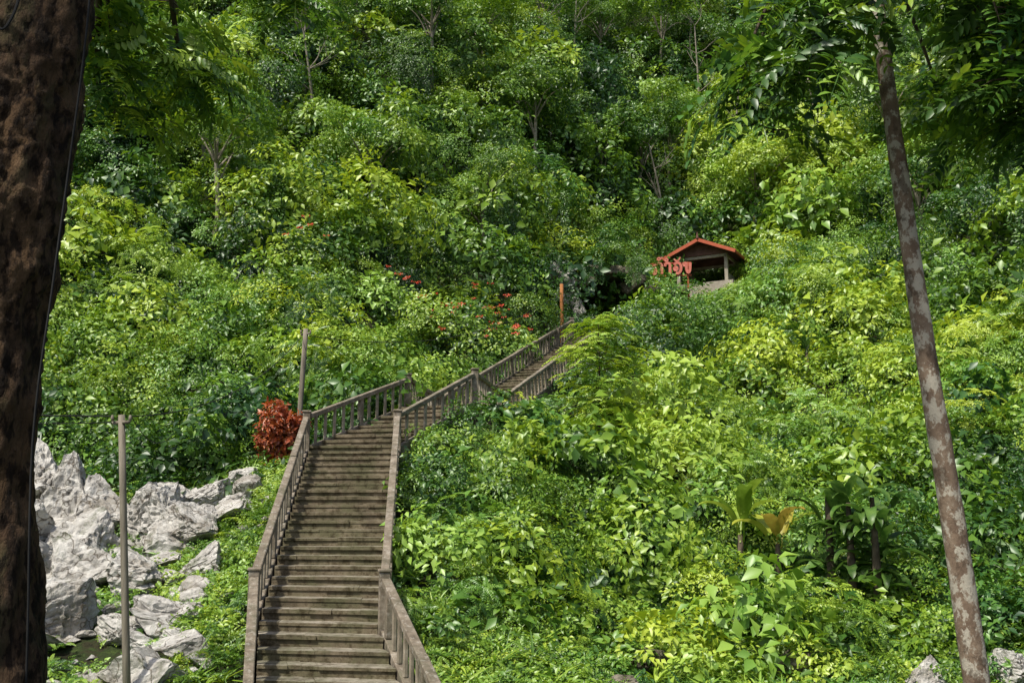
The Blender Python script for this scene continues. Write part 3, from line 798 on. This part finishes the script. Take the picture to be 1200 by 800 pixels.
cp=smoothpath([(-2.6,4.64,2.62),(-2.62,4.63,2.5),(-2.55,4.63,2.4),(-2.5,4.64,2.5),(-2.48,4.65,2.66)],5); tube(q,cp,[.007]*len(cp),6)
q.obj('hanging_cable',[M_wire])

tr=MB()
P=smoothpath([(4.62,10,-3.1),(4.5,10,-1.9),(4.35,10,.06),(4.2,10,1.77),(4.07,10,3.6),(3.95,10,5.5),(3.85,10.1,7.2),(3.9,10.2,9.5)],14)
m=len(P); R=[.145-.088*(i/(m-1))**.8 + (.12*max(0,-2.4-P[i].z)) for i in range(m)]
tube(tr,P,R,24,0,.06,9)
trunk=tr.obj('slender_tree',[M_barkmott],True)
ls=Sc(); br=MB()
for e,tn,nt_ in [((2.55,9.7,5.0),.40,9),((3.0,9.2,4.7),.38,9),((2.85,9.9,4.45),.38,6),((5.2,9.5,4.4),.38,14),((5.8,10.5,4.7),.42,13),((4.75,9.1,4.6),.38,12),((5.1,11.2,5.0),.45,10),((3.0,11,5.7),.42,8),((3.4,9,5.6),.4,7),((4.5,8.8,5.1),.38,9),((5.6,9.2,5.2),.42,12),((5.0,10.2,5.8),.45,9),((6.1,11,5.7),.45,10),((5.9,9.8,4.1),.45,10)]:
    B=Vector((3.92,10.05,random.uniform(5.9,7.0))); e=Vector(e); mid=B.lerp(e,.5)+Vector((0,0,.45))
    Q=limb(br,[B,mid,e,e+(e-B)*.12-Vector((0,0,.35))],.035,.007)
    twigs(br,ls,Q,.45,nt_,.6,tn,.72,FRN,k=4)
for i in range(3):
    a=random.uniform(0,6.28); e=Vector((4.8+math.cos(a)*random.uniform(.3,1.2),10.2+math.sin(a)*random.uniform(.3,1.2),random.uniform(8.2,10.0)))
    Q=limb(br,[Vector((3.88,10.1,random.uniform(6.8,9))),Vector((3.88,10.1,9)).lerp(e,.5)+Vector((0,0,.3)),e],.05,.015)
    bush(ls,e,1.1,.4,'mix')
br.obj('limbs',[M_branch],True,parent=trunk); ls.obj('crown_leaves',parent=trunk)

# ------------------------------------------------------------ hillside trees
def jungle_tree(x,y,h,R,tint,kinds=('broad','fine','mix'),name='jungle_tree',nl=8,tr_r=.16,flat=.7,f0=.32,f1=.52):
    z=h1(x,y); mb=MB(); sc=Sc()
    top=Vector((x,y-.3,z+h)); b=Vector((x,y,z-.4))
    Q=limb(mb,[b,b.lerp(top,.35)+Vector((random.uniform(-.2,.2),0,0)),b.lerp(top,.7),top],tr_r,tr_r*.4,9)
    for i in range(nl):
        a=2*math.pi*i/nl+random.uniform(-.4,.4); f=random.uniform(.35,1)
        e=top+Vector((math.cos(a)*R*.85*f,math.sin(a)*R*.85*f,random.uniform(-.55,.6)*R*flat))
        s=Q[int(len(Q)*random.uniform(.5,.8))]
        limb(mb,[s,s.lerp(e,.5)+Vector((0,0,.15*R)),e],tr_r*.4,tr_r*.1,6)
        bush(sc,tuple(e),R*random.uniform(f0,f1),tint+random.uniform(-.12,.12),random.choice(kinds),tilt=.3)
    t=mb.obj(name,[M_pale],True); sc.obj('crown_leaves',parent=t); return t
for a in [(6.2,66,6.5,3.6,.32),(16.5,65,6,4.2,.86),(13.5,84,7,4.5,.48),(20,76,7,4.5,.46),(-2,63,5,3.4,.58),(-7,48,4.5,2.6,.66),(-1.5,50,4.5,2.6,.5),
          (9.5,70,6,3.5,.36),(24,60,7,4,.38),(29,60,6,4,.4),(-15,46,4,3,.62),(-20,44,4,3,.7),(19,66,5,3.5,.68),(8,84,7,4,.44),(2.5,72,6,3.2,.52),(-10,60,6,3.2,.62),(12,72,6,3.2,.58),(22,52,5.5,3,.42),
          (-5,58,6,3,.4),(-12,54,6,3,.48),(-18,56,6,3.2,.5),(1.5,60,6,2.8,.45),(-22,52,6,3.2,.55),(4,80,8,3.6,.5),(17,88,8,4,.4),(-13,42,4.5,2.4,.45)]:
    jungle_tree(*a)
def sapling(x,y,h):
    z=h1(x,y); mb=MB(); sc=Sc(); b=Vector((x,y,z-.3)); top=Vector((x+.1,y,z+h))
    Q=limb(mb,[b,b.lerp(top,.5)+Vector((.06,0,0)),top],.05,.015,7)
    for i in range(56):
        t=random.uniform(.3,1); s=b.lerp(top,t); a=random.uniform(0,6.28); l=.30+1.0*math.sin(math.pi*min(1,(1.08-t)/.85))**.8
        e=s+Vector((math.cos(a)*l,math.sin(a)*l,.15*l))
        limb(mb,[s,s.lerp(e,.5)+Vector((0,0,.08)),e],.012,.004,4)
        for k in range(4):
            p=s.lerp(e,.35+.2*k); sc.add(tuple(p),(math.cos(a)*.3,math.sin(a)*.3,1),random.uniform(.75,1.1),random.uniform(.75,1.05),random.choice(FRS))
    t=mb.obj('feathery_sapling',[M_branch],True); sc.obj('sapling_leaves',parent=t)
sapling(SAP[0],SAP[1],4.3)
jungle_tree(8.1,61.5,4.5,1.2,.5,name='grey_trunk_tree',nl=5,tr_r=.13)
for (x,y,h) in [(15.5,78,9),(17.5,74,8),(5.0,76,8),(-11,52,5),(10.5,67,6.5),(22,68,7)]:
    mb=MB(); z=h1(x,y); b=Vector((x,y,z-.3)); l=random.uniform(-1,1); top=Vector((x+l,y-1,z+h))
    Q=limb(mb,[b,b.lerp(top,.4)+Vector((-.3*l,0,0)),top],.13,.04,7)
    for k in range(7):
        s=Q[int(len(Q)*random.uniform(.45,.95))]; e=s+Vector((random.uniform(-1.8,1.8),random.uniform(-1,.5),random.uniform(.5,2.2)))
        q2=limb(mb,[s,s.lerp(e,.5)+Vector((random.uniform(-.3,.3),0,-.1)),e],.045,.012,5)
        e2=e+Vector((random.uniform(-.8,.8),0,random.uniform(.1,.8))); limb(mb,[q2[len(q2)//2],q2[len(q2)//2].lerp(e2,.6),e2],.02,.006,4)
    t=mb.obj('bare_limbed_tree',[M_pale],True)

# ------------------------------------------------------------ croton shrub, flowers
cr=Sc(); mb=MB(); cx_,cy_=CRO; cz=h1(cx_,cy_)
for i in range(15):
    zt=random.uniform(1.4,2.75); rr_=.48*(1-.5*(zt-1.4)/1.3)
    e=Vector((cx_+random.uniform(-rr_,rr_),cy_+random.uniform(-.3,.2),zt))
    limb(mb,[(cx_,cy_,cz-.2),(cx_+random.uniform(-.1,.1),cy_,(cz+zt)/2),e],.025,.008,5)
    cr.add(tuple(e),(0,0,1),random.uniform(.6,.9),random.uniform(.2,.8),random.choice(REDB))
o=mb.obj('croton_shrub',[M_branch],True); cr.obj('red_leaves',parent=o)
fl=Sc()
for (x,y,n_) in [(-8.2,40,5),(-1.0,41.5,13),(-1.9,41,9),(-3.2,39.5,7),(-.6,43,9),(-4.5,41,4)]:
    for k in range(n_):
        a=x+random.gauss(0,.8); b=y+random.gauss(0,.8); c=h1(a,b)+random.uniform(2.0,3.1)
        fl.add((a,b-.5,c),(0,-.5,1.),random.uniform(.4,.7),.6,REDK[0])
fl.obj('red_flowers')

# ------------------------------------------------------------ large-leaf plants
def bigleafmat(name,stops):
    m,nt,out=newmat(name); p=coords(nt)
    oi=N(nt,'ShaderNodeAttribute',attribute_type='GEOMETRY',attribute_name='leafv')
    c=ramp(nt,oi.outputs['Fac'],stops)
    c=mixc(nt,.35,c,ramp(nt,tnoise(nt,7,6,.6,p),[(.35,(.03,.07,.01)),(.7,(.3,.4,.08))]))
    b=N(nt,'ShaderNodeBsdfPrincipled'); b.inputs['Roughness'].default_value=.42; nt.links.new(c,b.inputs['Base Color'])
    t=N(nt,'ShaderNodeBsdfTranslucent'); nt.links.new(c,t.inputs[0])
    mx=N(nt,'ShaderNodeMixShader'); mx.inputs[0].default_value=.35
    nt.links.new(b.outputs[0],mx.inputs[1]); nt.links.new(t.outputs[0],mx.inputs[2]); nt.links.new(mx.outputs[0],out.inputs[0]); return m
M_ban=bigleafmat('banana_leaf',[(0,(.12,.28,.02)),(.6,(.36,.50,.04)),(.85,(.58,.58,.07)),(1,(.55,.28,.05))])
M_big=bigleafmat('dark_glossy_leaf',[(0,(.02,.08,.018)),(1,(.09,.22,.03))])
def paddle(V,F,LV,b,az,el,L,W,droop,val,stalk=.12):
    b=Vector(b); h=Vector((math.cos(az),math.sin(az),0)); s=Vector((-h.y,h.x,0)); n_=16; pos=b.copy(); e=el; o=len(V)
    for i in range(n_+1):
        t=i/n_; d=h*math.cos(e)+Vector((0,0,math.sin(e)))
        nn=d.cross(s)
        if nn.z<0: nn=-nn
        w=0.018 if t<stalk else W*math.sin(math.pi*min(1,(t-stalk)/(1-stalk))**.75)**.6*.5+.004
        ra_=random.uniform(.72,1.08) if .3<t<.95 else 1; rb_=random.uniform(.72,1.08) if .3<t<.95 else 1
        V+= [pos+s*w*ra_+nn*w*.35,pos.copy(),pos-s*w*rb_+nn*w*.35]
        pos=pos+d*L/n_; e-=droop/n_*(2*t)
    for i in range(n_):
        a=o+3*i; F+= [(a,a+1,a+4,a+3),(a+1,a+2,a+5,a+4)]; LV+= [val,val]
def bigplant(name,x,y,n_,L,W,mat,h0,el=(.7,1.4),droop=(1.0,2.0),vals=(0,.8),spread=.1,lo=.8,az0=0,stalk=.12):
    z=h1(x,y); V,F,LV=[],[],[]
    for i in range(n_):
        az=2*math.pi*i/n_+random.uniform(-.4,.4)+az0
        paddle(V,F,LV,(x+random.uniform(-spread,spread),y+random.uniform(-spread,spread),z+h0*random.uniform(lo,1.05)),az,random.uniform(*el),L*random.uniform(.75,1.1),W*random.uniform(.85,1.1),random.uniform(*droop),random.uniform(*vals),stalk)
    me=bpy.data.meshes.new(name+'_leaves'); me.from_pydata([tuple(v) for v in V],[],F); me.materials.append(mat)
    at=me.attributes.new('leafv','FLOAT','FACE'); at.data.foreach_set('value',LV)
    me.polygons.foreach_set('use_smooth',[True]*len(F)); o=bpy.data.objects.new('leaves',me)
    mb=MB(); tube(mb,[(x,y,z-.3),(x,y,z+h0*.5),(x,y,z+h0+.1)],[.12,.09,.05],9)
    st_=mb.obj(name,[M_branch],True); COL.objects.link(o); o.parent=st_
bigplant('banana_plant',5.4,24.0,7,2.0,.42,M_ban,1.0,el=(1.0,1.4),droop=(1.0,2.4),vals=(.2,.8),stalk=.28)
bigplant('banana_plant',6.2,23.7,6,1.7,.38,M_ban,.9,el=(.8,1.3),droop=(1.0,2.4),vals=(.4,1),stalk=.25)
for (x,y) in [(7.4,22.2),(8.0,22.4),(7.1,22.7),(7.8,21.8)]: bigplant('philodendron_plant',x,y,24,1.15,.27,M_big,2.3,el=(.1,1.2),droop=(1.5,2.6),vals=(0,1),spread=.35,lo=.25)
for (x,y) in [(12,40),(9,33)]: bigplant('philodendron_plant',x,y,12,1.0,.22,M_big,1.4)

# ------------------------------------------------------------ light, sky, camera
w=bpy.data.worlds.new('World'); scene.world=w; w.use_nodes=True; nt=w.node_tree; bg=nt.nodes['Background']
sk=nt.nodes.new('ShaderNodeTexSky'); sk.sky_type='NISHITA'; sk.sun_disc=False
SUN_EL=math.radians(57); sd=Vector((-.55,-.66,0)).normalized()
sk.sun_elevation=SUN_EL; sk.sun_rotation=math.atan2(sd.x,sd.y)
sk.dust_density=3.0
nt.links.new(sk.outputs[0],bg.inputs[0]); bg.inputs[1].default_value=.14
L=bpy.data.lights.new('sun','SUN'); L.energy=5.0; L.angle=math.radians(2.5); L.color=(1,.95,.84)
lo=bpy.data.objects.new('sun',L); COL.objects.link(lo)
dv=Vector((sd.x*math.cos(SUN_EL),sd.y*math.cos(SUN_EL),math.sin(SUN_EL)))
lo.rotation_euler=dv.to_track_quat('Z','Y').to_euler()
cam=bpy.data.cameras.new('camera'); cam.lens=35; cam.sensor_width=36; cam.clip_end=2000; cam.clip_start=.05
co=bpy.data.objects.new('camera',cam); COL.objects.link(co); co.location=(0,0,0); co.rotation_euler=(math.radians(100),0,0)
scene.camera=co
scene.view_settings.view_transform='Standard'; scene.view_settings.look='None'; scene.view_settings.exposure=0
